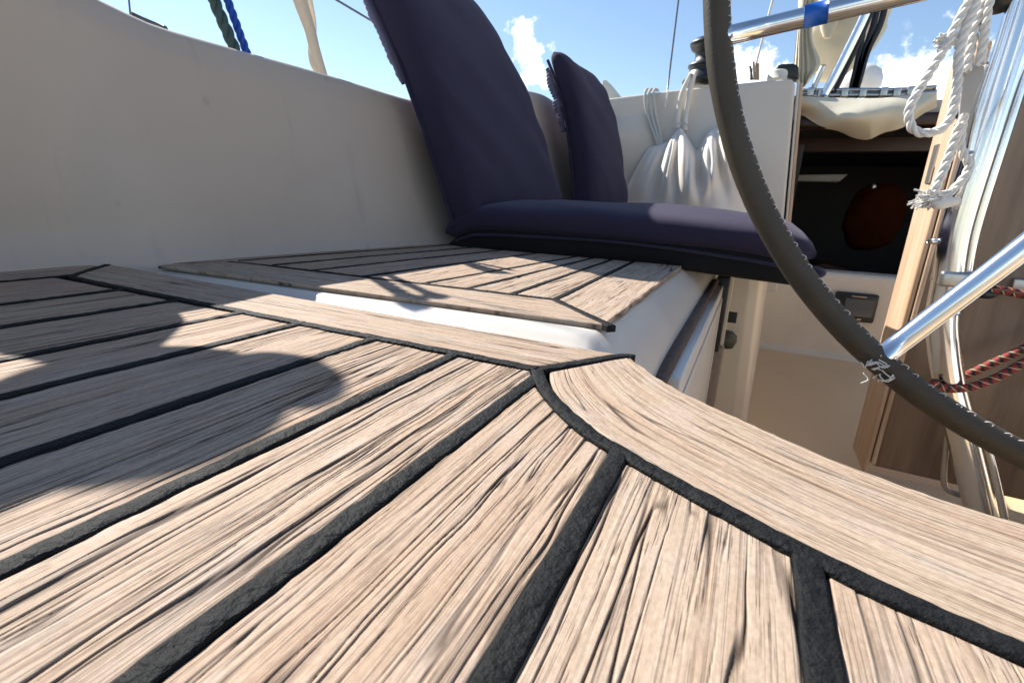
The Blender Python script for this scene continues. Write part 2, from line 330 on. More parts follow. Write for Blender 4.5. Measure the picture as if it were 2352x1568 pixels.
tag(obj('hull', box(-1.26, 2.2, -1.2, 6, -1.5, -.5), 'white_paint', smooth=False, bevel=.05), kind='structure')
tag(obj('sea', surf(lambda u, v: np.c_[(u-.5)*12000, (v-.5)*12000, 0*u-1.15], 2, 2), 'sea', smooth=False), kind='structure')
# bench moulding along the coaming: seat top, drain gutter, rolled inboard edge, riser
CH = interp([(-.1, -.0125), (.262, -.0125), (.270, -.0135), (.282, -.0155), (.292, -.0150), (.300, -.011), (.308, -.0055), (.318, -.0045), (2.1, -.0045)])
XR = interp([(-.2, -.048), (.3, -.048), (.34, -.046), (1.1, -.046), (2.1, -.046)])
def bench(u, v):
    y = .20+u*u*.25+u*1.52; y = np.where(u < .5, .20+u*.36, .38+(u-.5)*2*1.6); z0 = CH(y); xr = XR(y); r = .030
    xl = XB(y)-.02; q = np.clip((v-.5)/.3, 0, 1); kk = np.linspace(0, 1, 8); dx = np.array([-.043, -.038, -.029, -.019, -.010, -.004, -.001, 0]); dz = np.array([0, -.0022, -.009, -.0185, -.0305, -.043, -.053, -.062])
    x = np.where(v < .5, xl+(xr+dx[0]-xl)*(v/.5), xr+np.interp(q, kk, dx)); z = np.where(v < .5, z0, z0*(1-q)-.0045*q+np.interp(q, kk, dz))
    d = np.clip((v-.8)/.2, 0, 1); z = z-d*.34; x = x+d*.012
    return np.c_[x, y, z]
tag(obj('bench_moulding', surf(bench, 120, 60), 'gelcoat_white'), kind='structure')
# inboard step of the forward bench
def stepblock(u, v):
    # v runs: aft face from x=-.05 to corner, round corner, side face to the bulkhead ; u = height
    z = -.012-u*.39; k = np.array([0, .35, .45, .55, .6, 1.]); xs = np.array([-.06, .006, .024, .031, .033, .068]); ys = np.array([1.06, 1.06, 1.066, 1.082, 1.10, 1.97])
    return np.c_[np.interp(v, k, xs)+u*.018, np.interp(v, k, ys), z]
v1, f1 = surf(stepblock, 12, 60)
top = [(-.06, 1.06, -.012), (.006, 1.06, -.012), (.024, 1.066, -.012), (.031, 1.082, -.012), (.033, 1.1, -.012), (.068, 1.97, -.012), (-.06, 1.97, -.012)]
tag(obj('bench_step', join((v1, f1), (np.array(top), [list(range(7))])), 'gelcoat_step', smooth='auto'), kind='structure')
tag(obj('cockpit_sole', box(-.6, 2.0, -.8, 2.0, -.43, -.40), 'sole', smooth=False), kind='structure')
nsk = obj('nonskid_panel', box(.265, .80, .5, 1.06, -.4002, -.3965), 'nonskid', smooth=False); tag(nsk, kind='structure')
# forward cockpit wall under the companionway, with rolled sill
def fwall(u, v):
    x = .04+u*1.9; k = np.array([0, .1, .85, .90, .95, 1.]); zz = np.array([-.405, -.385, -.135, -.118, -.110, -.110]); yy = np.array([1.915, 1.945, 1.955, 1.958, 1.967, 2.06])
    return np.c_[x, np.interp(v, k, yy), np.interp(v, k, zz)]
tag(obj('companionway_wall', surf(fwall, 8, 60), 'gelcoat_step'), kind='structure')
# cabin bulkhead to port of the companionway: rounded top corner, leaning inboard edge
bt = [(-.75, .455), (-.564, .467), (-.314, .483), (-.05, .494), (.018, .4965), (.036, .493), (.046, .484), (.049, .470), (.062, .33), (.09, .02), (.107, -.146), (.112, -.2), (-.75, -.2)]
tag(obj('cabin_bulkhead', prism([(x, 1.95, z) for x, z in bt], (0, .05, 0)), 'gelcoat', smooth='auto', bevel=.010), kind='structure')
tag(obj('coachroof', prism([(x, 1.995, z) for x, z in [(-.75, .445), (-.05, .482), (.03, .48), (.055, .2), (-.75, .0)]], (0, 3., .0)), 'gelcoat', smooth=False), kind='structure')
tag(obj('coachroof_top', box(.06, 1.6, 2.13, 5., .40, .447), 'gelcoat', smooth='auto', bevel=.012), kind='structure')
# swelling where the coaming runs into the bulkhead
def swell(u, v):
    sm = np.clip(v/.95, 0, 1); sm = 1-sm*sm*(3-2*sm); f = np.interp(u, [0, .06, .14, .22, .5, .9, 1.], [0, .35, .85, 1., .75, .12, 0])
    return np.c_[-.64+v*.34, 1.9505-.065*sm*f, .385+.035*v-.33*u]
tag(obj('coaming_swell', surf(swell, 24, 24), 'gelcoat'), kind='structure')
# starboard side of the cockpit, out of the picture: same coaming and bench mirrored
def mir(vf): v, f = vf; v = v.copy(); v[:, 0] = 1.35-v[:, 0]; return v, f
tag(obj('starboard_coaming', mir(surf(coam, 60, 40)), 'gelcoat'), kind='structure')
tag(obj('starboard_bench', box(1.2, 1.95, -.2, 2.0, -.42, -.012), 'gelcoat_white', smooth=False, bevel=.02), kind='structure')
# cabin interior seen through the companionway
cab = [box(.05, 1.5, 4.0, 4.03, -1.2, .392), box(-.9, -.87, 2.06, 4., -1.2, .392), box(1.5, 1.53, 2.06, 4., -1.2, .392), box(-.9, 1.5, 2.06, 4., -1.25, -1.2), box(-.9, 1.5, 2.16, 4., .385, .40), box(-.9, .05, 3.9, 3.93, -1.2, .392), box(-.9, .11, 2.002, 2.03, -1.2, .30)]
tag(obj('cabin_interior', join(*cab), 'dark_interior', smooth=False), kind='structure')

# ------------------------------------------------------------------ teak decking
def plank(fn, L_, W_, ds, dt, parent, seed, name='plank', th=.0115, amp=1., tone=None, edge=.0012, warp=1., dens=1.):
    ns = max(4, int(L_/ds)); nv = max(5, int(W_/dt)); s = np.linspace(0, 1, ns); t = np.linspace(0, 1, nv); S_, T_ = np.meshgrid(s, t, indexing='ij'); S_ = S_.ravel(); T_ = T_.ravel()
    XY, G = fn(S_, T_); gx, gy = G[:, 0]+seed*.37, G[:, 1]+seed*.113              # grain coordinates: along, across
    w_ = gy+warp*(.0045*(vnoise(gx/.16, gy/.03, seed)-.5)+.0013*(vnoise(gx/.018, gy/.008, seed+1)-.5))
    def gl(n, wd): return np.clip(1-np.abs(n-.5)/wd, 0, 1)                              # thin lines on the contours of stretched noise
    a = vnoise(gx/.20, w_/(.0032*dens), seed+2); b = vnoise(gx/.07, w_/(.0019*dens), seed+3); d = vnoise(gx/.006, w_/.0006, seed+5)
    pm = vnoise(gx/.09, gy/.010, seed+8); pb = vnoise(gx/.03, gy/.004, seed+9)           # where the weather has eaten deeper, and where a pore stops
    g1 = gl(a, .045/dens)*np.clip(pm*3-.6, 0, 1); g2 = gl(b, .055/dens)*np.clip(pb*3.4-1.5, 0, 1)
    gro = np.clip(1.2*g1+.9*g2, 0, 1)
    z = -amp*(.0008*g1+.0005*g2+.00006*d)-amp*.0005*vnoise(gx/.05, gy/.012, seed+6)
    Wd = np.minimum(T_, 1-T_)*W_; ej = edge*(.5+vnoise(gx/.004, gy*0+seed, seed+7)); z -= np.where(Wd < ej, .0009*(1-Wd/ej)**1.5, 0)
    Sd = np.minimum(S_, 1-S_)*L_; z -= np.where(Sd < .0012, .0009*(1-Sd/.0012), 0)
    V = np.c_[XY, z]; n0 = len(V); Fc = gridf(ns, nv)
    idx = np.arange(n0).reshape(ns, nv); ring = np.r_[idx[:, 0], idx[-1, 1:], idx[-2::-1, -1], idx[0, -2:0:-1]]
    low = V[ring].copy(); low[:, 2] = -th; k = len(ring); V = np.vstack([V, low]); q = np.arange(k); q1 = (q+1) % k
    sides = np.stack([ring[q], n0+q, n0+q1, ring[q1]], 1); Fc = np.vstack([Fc[:, ::-1], sides[:, ::-1]])
    if tone is None: tone = random.Random(seed).choice([0, .08, .15, .25, .05])
    at = dict(groove=np.r_[gro, np.full(k, .6)], grain=np.vstack([np.c_[gx, gy, 0*gx], np.c_[gx[ring], gy[ring], 0*gx[ring]]]), tone=np.full(n0+k, tone))
    return obj(name, (V, Fc), 'teak', parent, smooth='auto' if ns*nv < 4000 else True, attrs=at)
def caulk(P, wd, parent, seed, ds=.002, proud=.0005, base=-.006):
    P = np.array([(p[0], p[1], 0.) for p in P]); s = np.r_[0, np.cumsum(np.linalg.norm(np.diff(P, axis=0), axis=1))]; n = max(6, int(s[-1]/ds)); si = np.linspace(0, s[-1], n)
    Q = np.stack([np.interp(si, s, P[:, i]) for i in range(3)], 1); T = np.gradient(Q, axis=0); T /= np.linalg.norm(T, axis=1)[:, None]; A = np.c_[-T[:, 1], T[:, 0], T[:, 2]*0]
    prof = [(-.53, base), (-.53, -.0006), (-.50, .55), (-.40, .95), (0, 1.), (.40, .95), (.50, .55), (.53, -.0006), (.53, base)]; V = []
    nz = vnoise(si/.006, si*0+seed, seed); nz2 = vnoise(si/.0025, si*0+3, seed+1); nw = vnoise(si/.012, si*0+5, seed+2)
    for i, (a, z) in enumerate(prof):
        e = vnoise(si/.0035, si*0+i*3.3, seed+11+i)-.5; zz = np.full(n, z) if z < 0 else z*(proud*(.35+nz+.5*nz2)+.0005*e)
        V.append(Q+A*(a*wd*(1+.16*(nw-.5)+.10*e))[:, None]+np.array([0, 0, 1.])*zz[:, None])
    V = np.stack(V, 1).reshape(-1, 3); k = len(prof); Fc = gridf(n, k).tolist()+[list(range(k)), list(range((n-1)*k, n*k))[::-1]]
    return obj('caulking', (V, Fc), 'caulk', parent)
SW = .0062                                                      # caulking width
td = root('teak_decking', 'weathered teak seat decking with wide black seams and a curved margin board', 'teak decking', (-.2, .05, -.008))
seams = [-.555, -.4505, -.378, -.306, -.2515, -.190, -.134, -.082, -.029, .024, .077, .13]
YE = .2125
inner = cr([(-.0865, .2115, 0), (-.074, .191, 0), (-.053, .1675, 0), (-.03, .1505, 0), (.023, .123, 0), (.06, .1105, 0), (.12, .096, 0), (.30, .075, 0)], 14)
outer = cr([(-.055, .261, 0), (-.028, .230, 0), (.007, .202, 0), (.046, .178, 0), (.08, .167, 0), (.16, .152, 0), (.34, .135, 0)], 14)
yin = lambda x: np.where(x < -.0865, YE, np.interp(x, inner[:, 0], inner[:, 1]))
def off(P, d):                                                  # offset a 2-D polyline sideways
    T = np.gradient(P, axis=0); T /= np.linalg.norm(T, axis=1)[:, None]; return P+d*np.c_[-T[:, 1], T[:, 0], 0*T[:, 0]]
inl = off(inner, -SW*.5); yil = lambda x: np.where(x < inl[0, 0], YE-SW*.5, np.interp(x, inl[:, 0], inl[:, 1]))
Y0 = -.10
for i in range(len(seams)-1):
    x0, x1 = seams[i]+SW*.5, seams[i+1]-SW*.5
    near = -.31 < x0; dt_ = .00021 if near else .0005
    def fn(s, t, x0=x0, x1=x1):
        x = x0+(x1-x0)*t; ye = yil(x); y = Y0+(ye-Y0)*s
        if x0 < -.54: x = np.where(t < .001, np.interp(y, [0, YE-.004], [x0, x0]), x)
        return np.c_[x, y], np.c_[y, x]
    plank(fn, YE-Y0, x1-x0, .0020 if near else .004, dt_, td, 10+i*17, amp=1. if near else .8, dens=[1, 1, 1, 1, .9, .75, .7, .85, 1.2, 1.3, 1.3, 1][i], tone=[.42, .36, .36, .30, .22, .18, .06, .18, .03, .05, .06, 0][i])  # port planks toned redder, putting warm shade into their colour
    if i > 0: caulk([(seams[i], Y0), (seams[i], float(yin(np.array(seams[i]))))], SW, td, 40+i)
caulk([(seams[0], Y0), (-.5545, .2235)], SW, td, 71); caulk([(-.5545, .2235), (-.545, YE+.0045), (-.50, YE+.002), (-.25, YE), (-.0865, YE)], SW, td, 72)
caulk(inner, SW*.95, td, 73); caulk([(-.5545, .2225), (-.608, .2755)], SW*.9, td, 74); caulk([(-.0865, .2115), (-.058, .2545), (-.0535, .2605), (-.0485, .2605)], SW*.9, td, 75)
def fm(s, t):                                                   # outboard margin along the coaming
    y = Y0+(.2235-Y0+.05*(1-t))*s; x = -.6205+(.0655-SW*.5)*t; m_ = np.maximum(0, y-.2235); x = np.maximum(x, -.6205); y = np.minimum(y, .2235-.004+(-.555-x)*.98)
    return np.c_[x, y], np.c_[y, x]
plank(fm, .33, .062, .004, .0012, td, 300, 'margin_board', amp=.6, tone=.3)
def ft(s, t):                                                   # transverse margin beside the gutter
    ya, yb = YE+SW*.5, .2755+(-.0150)*s; xa = -.5500-.0545*t; xb = -.0865+.0315*t-.002; x = xa+(xb-xa)*s; lo = np.where(x < -.5, YE+SW*.5+.003*np.clip((-.5-x)/.05, 0, 1.5), ya); y = lo+(yb-lo)*t
    return np.c_[x, y], np.c_[x, y]
plank(ft, .52, .056, .0022, .00025, td, 321, 'margin_board', tone=.06, amp=.7)
ino = off(inner, SW*.5)
def arc(P, s):
    d = np.r_[0, np.cumsum(np.linalg.norm(np.diff(P, axis=0), axis=1))]; d /= d[-1]; return np.c_[np.interp(s, d, P[:, 0]), np.interp(s, d, P[:, 1])]
def fc(s, t):                                                   # curved margin round the cockpit well
    a = arc(ino, s); b = arc(outer, s); a = a+np.array([.0035, .0005])*(1-np.clip(s*8, 0, 1))[:, None]; b = b+np.array([.0035, 0])*(1-np.clip(s*8, 0, 1))[:, None]; p = a+(b-a)*t[:, None]
    return p, np.c_[s*.42, t*.055+.012*s]
plank(fc, .42, .055, .0020, .00022, td, 345, 'margin_board', tone=.0)
# moulding that carries this decking, with its riser round the well
edge = off(outer, -.006); bp = [(-.64, -.5), (-.64, .2685)]+[(-.0620, .2575)]+[tuple(p[:2]) for p in edge[2:]]+[(1.3, .1), (1.3, -.5)]
tag(obj('stern_seat_moulding', prism([(x, y, -.0118) for x, y in bp][::-1], (0, 0, -.392)), 'gelcoat_white', smooth=False), kind='structure')
# forward seat decking
fd = root('teak_decking', 'teak seat decking under the folded navy cushion, beyond the white gutter', 'teak decking', (-.3, .7, -.0044))
E0, E1 = PZ(395, 612)[:2], PZ(1395, 745)[:2]
ye2 = lambda x: E0[1]+(E1[1]-E0[1])*(x-E0[0])/(E1[0]-E0[0])
FS = [(-.282, -.246), (-.2335, -.219), (-.187, -.1895), (-.1455, -.1565)]    # x at y=.38 and y=.75
fx = lambda k, y: FS[k][0]+(FS[k][1]-FS[k][0])*(y-.38)/.37
lines = [(lambda y: XB(y)+.030)]+[(lambda y, q=q: (XB(y)+.030)*(1-q)+fx(0, y)*q) for q in (.22, .46, .72)]+[(lambda y, k=k: fx(k, y)) for k in range(4)]
ysm = lambda x: ye2(x)+.066; sw2 = .0055; YF = 1.88
for i in range(7):
    def fn(s, t, i=i):
        y0 = .40; y = y0+(YF-y0)*s
        for _ in range(4):
            a = lines[i](y)+sw2*.5; b = lines[i+1](y)-sw2*.5; x = a+(b-a)*t; ys = ysm(x)+sw2*.5; y = ys+(YF-ys)*(s**1.6)
        return np.c_[x, y], np.c_[y, x]
    plank(fn, 1.48, .05, .008, .0005, fd, 500+i*13, th=.0044, tone=[.3, .25, .2, .15, .08, .05, .0][i], amp=.9)
for i, ln in enumerate(lines):
    y = np.linspace(.38, YF, 40); y = np.maximum(y, ysm(ln(y))); P = np.c_[ln(y), y]; caulk(P[np.r_[True, np.diff(P[:, 1]) > 1e-5]], sw2, fd, 600+i, ds=.006, proud=.0004, base=-.0043)
def fm2(s, t):
    y = .322+(YF-.322)*s; xo = XB(y)+.004; xi = XB(y)+.030-sw2*.5; return np.c_[xo+(xi-xo)*t, np.maximum(y, ye2(xo+(xi-xo)*t)+.012+.05*t)], np.c_[y, xo+(xi-xo)*t]
plank(fm2, 1.5, .026, .01, .0015, fd, 701, 'margin_board', th=.0044, tone=.35, amp=.6)
lx = fx(3, .39)
def ft2(s, t):
    xa = -.573+.012*t*0+.02*t; xb = E1[0]+(lx-E1[0])*t; x = xa+(xb-xa)*s; y = ye2(x)+(.066-sw2*.5)*t; return np.c_[x, y], np.c_[x, y]
plank(ft2, .49, .06, .003, .0006, fd, 731, 'margin_board', th=.0044, tone=.05, amp=.8)
caulk([(-.545, ysm(-.545)-.005), (-.50, ysm(-.5)), (lx, ysm(lx))], sw2, fd, 741, proud=.0004, base=-.0043); caulk([(lx, ysm(lx)), (E1[0]+.004, E1[1]-.003)], sw2*1.1, fd, 742, proud=.0005, base=-.0043)
def fi2(s, t):
    xo = E1[0]-.002+(-.012)*s*.6; y0 = .30+(YF-.3)*s; xi = fx(3, y0)+sw2*.5; x = xi+(xo-xi)*t; ys = ysm(lx)+(E1[1]-ysm(lx))*np.clip((x-lx)/(E1[0]-lx), 0, 1)+.004; y = ys+(YF-ys)*s
    x = (fx(3, y)+sw2*.5)*(1-t)+xo*t; return np.c_[x+.0010*t*(vnoise(y/.018, y*0, 9)-.5)*2, y], np.c_[y, x]
plank(fi2, 1.5, .06, .005, .0008, fd, 761, 'margin_board', th=.0044, tone=.0, amp=.9)

# ------------------------------------------------------------------ locker door and latch in the riser
lk = root('locker_door', 'white locker door in the bench riser, with a flaking brown gasket', 'locker door', (-.045, .65, -.35))
def qx(pts, X): return [PX(u, v, X) for u, v in pts]
xd = -.0455
obj('gasket', join(*[tub(cr([(xd+.002, .350, -.34), (xd+.000, .353, -.10), (xd-.001, .357, -.062), (xd-.003, .378, -.050), (xd-.003, .60, -.046), (xd-.003, .94, -.045)], 10), .0055, 8, flat=(1, 1.4))]), 'gasket', lk)
obj('door_panel', box(xd-.006, xd+.0125, .385, .94, -.345, -.050), 'door_white', lk, smooth='auto', bevel=.0025)
obj('door_frame', join(box(xd+.0122, xd+.0145, .392, .404, -.34, -.070), box(xd+.0122, xd+.0145, .404, .93, -.080, -.070), box(xd+.0122, xd+.0145, .918, .93, -.34, -.080)), 'door_white', lk, smooth='auto', bevel=.0015)
hp = root('hatch_latch', 'black latch bar with a grey wooden block below it, beside the white locker door', 'latch', (-.03, 1.02, -.30))
a0 = PX(1610, 642, -.048)
obj('latch_bar', box(-.046, -.0240, .945, .985, -.175, -.036), 'black_plastic', hp, smooth='auto', bevel=.002)
obj('back_plate', box(-.046, -.0185, .987, 1.0, -.18, -.028), 'gelcoat_step', hp, smooth='auto', bevel=.001)
obj('catch', box(-.024, -.003, 1.0, 1.012, -.128, -.108), 'black_plastic', hp, smooth='auto', bevel=.0015)
obj('knob', lathe([(.001, -.018), (.016, -.016), (.021, -.004), (.02, .008), (.012, .016), (.001, .018)], (-.017, 1.018, -.165), 20), 'olive_rubber', hp)
obj('wood_block', box(-.046, -.016, .972, .998, -.31, -.172), 'grey_wood', hp, smooth='auto', bevel=.004)

# ------------------------------------------------------------------ seat cushions
def pillow(fr, W0, W1, nu=48, nv=48, p=3.2, wr=.003, seed=1):
    """closed soft slab: fr(u)->(centre xyz, thickness dir, half thickness) along u ; width along y"""
    th = np.linspace(0, 2*math.pi, nv, endpoint=False); V = []
    for i, u in enumerate(np.linspace(0, 1, nu)):
        c, nd, ht = fr(u); e = 1-abs(2*u-1)**9; e = max(e, .02)**.45; cs, sn = np.cos(th), np.sin(th)
        a = np.sign(cs)*abs(cs)**(2/p); b = np.sign(sn)*abs(sn)**(2/p*.8); hw = (W1-W0)/2*(1-.10*(1-e))
        wn = wr*(vnoise(a*3+u*6+9, b*2+u*5+9, seed)-.5)
        V.append(np.array(c)[None]+np.outer(b*(ht*e)+wn, nd)+np.outer(a*hw, [0, 1, 0])+np.array([0, (W0+W1)/2, 0]))
    V = np.vstack(V); return V, gridf(nu, nv, False, True).tolist()+[list(range(nv))[::-1], list(range((nu-1)*nv, nu*nv))]
def prof(tab, ht):
    P = cr([(x, 0, z) for x, z in tab], 16); s = np.r_[0, np.cumsum(np.linalg.norm(np.diff(P, axis=0), axis=1))]; s /= s[-1]
    def fr(u):
        c = np.array([np.interp(u, s, P[:, k]) for k in range(3)]); d = np.array([np.interp(min(1, u+.03), s, P[:, k])-np.interp(max(0, u-.03), s, P[:, k]) for k in range(3)]); d /= np.linalg.norm(d)
        return c, np.array([d[2], 0, -d[0]]), (ht(u) if callable(ht) else ht)
    return fr
def cushion(label, y0, y1, back, seat, hb, hs, seed, ruche):
    c = root('folding_seat', label, 'seat cushion', (-.2, (y0+y1)/2, 0), 'folding seats against the coaming')
    fb = prof(back, hb); fs = prof(seat, hs)
    obj('backrest', pillow(fb, y0, y1, 60, 64, 3.4, .012, seed), 'cushion', c); obj('seat_pad', pillow(fs, y0, y1, 70, 64, 2.7, .006, seed+3), 'cushion', c)
    lowp = [(x, z-.034) for x, z in seat]; obj('seat_base', pillow(prof(lowp, .024), y0+.006, y1-.006, 60, 40, 5, .003, seed+5), 'cushion_base', c)
    P = np.array([fb(u)[0]-fb(u)[1]*fb(u)[2]*.55+np.array([0, y0+.004, 0]) for u in np.linspace(.02, .97, 50)]); obj('piping', tub(P, .004, 8), 'cushion', c)
    # gathered zip edge behind the piping
    us = np.linspace(ruche[0], ruche[1], 70); pts = np.array([fb(u)[0]-fb(u)[1]*fb(u)[2]*ruche[3]+np.array([0, y0+.024, 0]) for u in us])
    rr_ = ruche[2]*(.75+.7*vnoise(us*34, us*0, seed)+.35*np.abs(np.sin(us*150)))*np.sin(np.clip((us-ruche[0])/(ruche[1]-ruche[0]), .04, .96)*math.pi)**.35; rp = [tub(pts, rr_, 14)]
    obj('gathered_edge', join(*rp), 'ruche', c)
    sp = np.array([fs(u)[0]-np.array([0, 0, .024+.002*math.sin(u*9)])+np.array([0, y0+.001, 0]) for u in np.linspace(.06, .97, 60)]); obj('piping', tub(sp, .0022, 8), 'cushion', c)
    q = fs(1.)[0]; obj('corner_tuft', ell(q+np.array([.004, y0+.03, -.022]), (.014, .02, .008), 12, np.array([1, 0, 0])), 'cushion', c)
    return c
def ell(c, r, k=12, ax=None):
    th = np.linspace(0, 2*math.pi, k, endpoint=False); ph = np.linspace(-math.pi/2, math.pi/2, k//2+2); T_, P_ = np.meshgrid(th, ph, indexing='ij')
    L3 = np.stack([np.cos(P_)*np.cos(T_)*r[0], np.cos(P_)*np.sin(T_)*r[1], np.sin(P_)*r[2]], 2).reshape(-1, 3)
    if ax is not None:
        a = np.array(ax)/np.linalg.norm(ax); b = np.array([0, 1., 0]); b -= a*(a@b); b /= np.linalg.norm(b); L3 = L3@np.array([a, b, np.cross(a, b)])
    return L3+np.array(c), gridf(k, len(ph), True, False).tolist()
cushion('open navy folding seat on the teak, its seat pad reaching over the bench edge', .735, 1.165,
        [(-.445, .035), (-.478, .12), (-.520, .22), (-.567, .32), (-.625, .42), (-.70, .525)], [(-.50, .020), (-.455, .040), (-.40, .050), (-.2, .049), (-.05, .045), (.03, .038), (.078, .026)], lambda u: .052-.012*u, .036, 3, (.5, .985, .0075, .98))
cushion('smaller navy folding seat standing behind the open one, close to the bulkhead', 1.29, 1.66,
        [(-.415, .03), (-.425, .12), (-.445, .22), (-.475, .33), (-.505, .40), (-.535, .455)], [(-.46, .02), (-.40, .035), (-.2, .03), (-.1, .03), (-.02, .03)], lambda u: .050-.014*u, .030, 23, (.56, .95, .010, .95))

# ------------------------------------------------------------------ steering wheel
YW = .55; P5 = np.array([PY(u, v, YW) for u, v in [(1642, 0), (1690, 300), (1800, 570), (2000, 822), (2352, 1042)]])[:, [0, 2]]
q = np.linalg.lstsq(np.c_[2*P5, np.ones(5)], (P5**2).sum(1), rcond=None)[0]; WC = q[:2]; WR = math.sqrt(q[2]+q[:2]@q[:2])
wh = root('steering_wheel', 'large steering wheel with a stitched dark leather rim and chrome spokes', 'steering wheel', (WC[0], YW, WC[1]))
th = np.linspace(0, 2*math.pi, 160); ring = np.c_[WC[0]+WR*np.cos(th), 0*th+YW, WC[1]+WR*np.sin(th)]
rr = .0122; V, Fc, G = tube(ring, rr*(1+.03*np.sin(th*37)*0+.04*(vnoise(th*12, th*0, 4)-.5)), 20, caps=False)
rim = obj('rim', (V, Fc), 'leather', wh)
HB = np.array([.395, YW+.045, .315])
s1 = PY(1672, 82, YW); s2 = PY(2008, 832, YW); ang0 = math.atan2(s1[2]-WC[1], s1[0]-WC[0]); ang1 = math.atan2(s2[2]-WC[1], s2[0]-WC[0])
e1 = PY(2045, -8, YW); e2 = PY(2352, 572, YW)
k1 = (s1+(e1-s1)*3.6); k2 = (s2+(e2-s2)*3.0)
def spoke(a, b, r=.0082): return obj('spoke', tub(np.array([a+(b-a)*t for t in np.linspace(0, 1, 12)]), r, 18), 'chrome', wh)
hubp = np.array([.40, YW+.01, .30])
sp1 = spoke(s1, np.array([hubp[0]-.03, hubp[1], s1[2]+(e1-s1)[2]/(e1-s1)[0]*(hubp[0]-.03-s1[0])])); spoke(s2, np.array([s2[0]+(e2-s2)[0]*2.7, hubp[1], s2[2]+(e2-s2)[2]*2.7]), .0095)
for i in range(2, 8):
    a = ang0+(ang1-ang0)*i; spoke(np.array([WC[0]+WR*math.cos(a), YW, WC[1]+WR*math.sin(a)]), hubp)
obj('hub', lathe([(.001, -.03), (.05, -.028), (.06, -.01), (.055, .02), (.02, .03), (.001, .03)], hubp, 28), 'chrome', wh)
ta, tb = (s1+(e1-s1)*(1858-1672)/373), (s1+(e1-s1)*(1912-1672)/373)
obj('tape', tub(np.array([ta, (ta+tb)/2, tb]), .0092, 18), 'blue_tape', sp1)
st = []                                                          # cross-stitching on the inner side of the leather
for i in range(64):
    a = rad(168)+rad(104)*(i+rng.uniform(-.2, .2))/64; c0 = np.array([WC[0]+(WR-.0112)*math.cos(a), YW-.0065, WC[1]+(WR-.0112)*math.sin(a)])
    tn = np.array([-math.sin(a), 0, math.cos(a)]); nrm_ = np.array([-math.cos(a), -.7, -math.sin(a)]); j = rng.uniform(.7, 1.3)
    st.append(tub(cr([c0-tn*.002-nrm_*.001, c0+nrm_*.0010*j, c0+tn*.0028*j+nrm_*.0010*j, c0+tn*.0038*j-nrm_*.0012], 4), .00042, 5))
obj('stitching', join(*st), 'thread', rim, kind='stuff')
bd = []
for i in range(16):
    o_ = s2+np.array([rng.uniform(-.010, .008), -.012+rng.uniform(-.003, .002), -.004+rng.uniform(-.010, .010)]); pts = [o_]
    for j in range(3): pts.append(pts[-1]+np.array([rng.uniform(-.007, .007), rng.uniform(-.002, .002), rng.uniform(-.005, .005)]))
    bd.append(tub(cr(pts, 5), .0006, 5))
obj('loose_threads', join(*bd), 'thread', rim, kind='stuff')

# ------------------------------------------------------------------ wooden table leaf and stainless pedestal guard
YP = 1.0
tb_ = root('cockpit_table', 'dark wooden cockpit table leaf hanging behind the stainless tubes', 'table', (.45, YP+.02, -.356))
pl = [(.256, -.350), (.262, -.357), (.75, -.366), (.75, .30), (.256, .30)]
obj('table_leaf', prism([(x, YP, z) for x, z in pl], (0, .022, 0)), 'table_wood', tb_, smooth='auto', bevel=.003)
def edge_strip(x0, x1, z0, z1, y0, y1, m): return obj('edge_trim', box(x0, x1, y0, y1, z0, z1), m, tb_, smooth='auto', bevel=.003)
tr_ = edge_strip(.2475, .2555, -.372, .335, YP-.002, YP+.105, 'trim_wood'); edge_strip(.2560, .2635, -.352, .325, YP-.006, YP-.0005, 'trim_wood')
h0 = np.array([.2475, 1.062, .165]); obj('hinge', join(box(.2455, .2480, h0[1]-.012, h0[1]+.012, h0[2]-.030, h0[2]+.030), box(.2440, .2460, h0[1]-.016, h0[1]-.004, h0[2]-.030, h0[2]-.004)), 'dull_steel', tr_, smooth='auto')
pg = root('pedestal_guard', 'polished stainless tube guard standing in front of the wooden table leaf', 'guard rail', (.36, .93, -.40))
def px(pts, Y): return [PY(u, v, Y) for u, v in pts]
YT = .93
obj('tube', tub(cr(px([(2560, -330), (2500, -300), (2440, -240), (2398, -120), (2322, 120), (2265, 300), (2198, 520), (2178, 640), (2170, 720)], YT), 14), .0190, 28), 'chrome', pg)
obj('tube', tub(cr(px([(2180, 640), (2165, 720), (2166, 780), (2178, 870), (2206, 980), (2248, 1150), (2282, 1290)], YT+.001), 12), .0205, 28), 'chrome', pg)
obj('tube', tub(cr(px([(2600, -300), (2540, -270), (2484, -220), (2442, -120), (2366, 120), (2309, 300), (2240, 520), (2216, 640), (2208, 700)], YT+.018), 14), .0080, 20), 'chrome', pg)
obj('tube', tub(cr(px([(2366, -110), (2325, 16), (2296, 111), (2273, 182), (2246, 269), (2226, 353)], YT-.012), 12), .0052, 16), 'chrome', pg)
cq = PY(2197, 642, YT); cmp_ = obj('clamp', join(*[box(cq[0]-.025, cq[0]+.028, YT-.022, YT+.026, cq[2]-.010, cq[2]+.013)]), 'dull_steel', pg, smooth='auto', bevel=.005)
obj('clamp_bolt', lathe([(.001, -.004), (.006, -.004), (.006, .004), (.001, .004)], (cq[0]+.022, YT-.024, cq[2]), 8), 'chrome', cmp_)
obj('pin', tub(np.array([PY(2132, 553, YT), PY(2160, 556, YT)]), .0042, 12), 'chrome', pg)
obj('strut', tub(cr(px([(2190, 900), (2176, 1000), (2168, 1085), (2172, 1118), (2195, 1133), (2240, 1142), (2300, 1150)], YT+.03), 10), .0045, 12), 'dull_steel', pg)
obj('strut', tub(cr(px([(2262, 1000), (2285, 1090), (2305, 1180), (2312, 1240)], YT-.03), 10), .005, 12), 'chrome', pg)
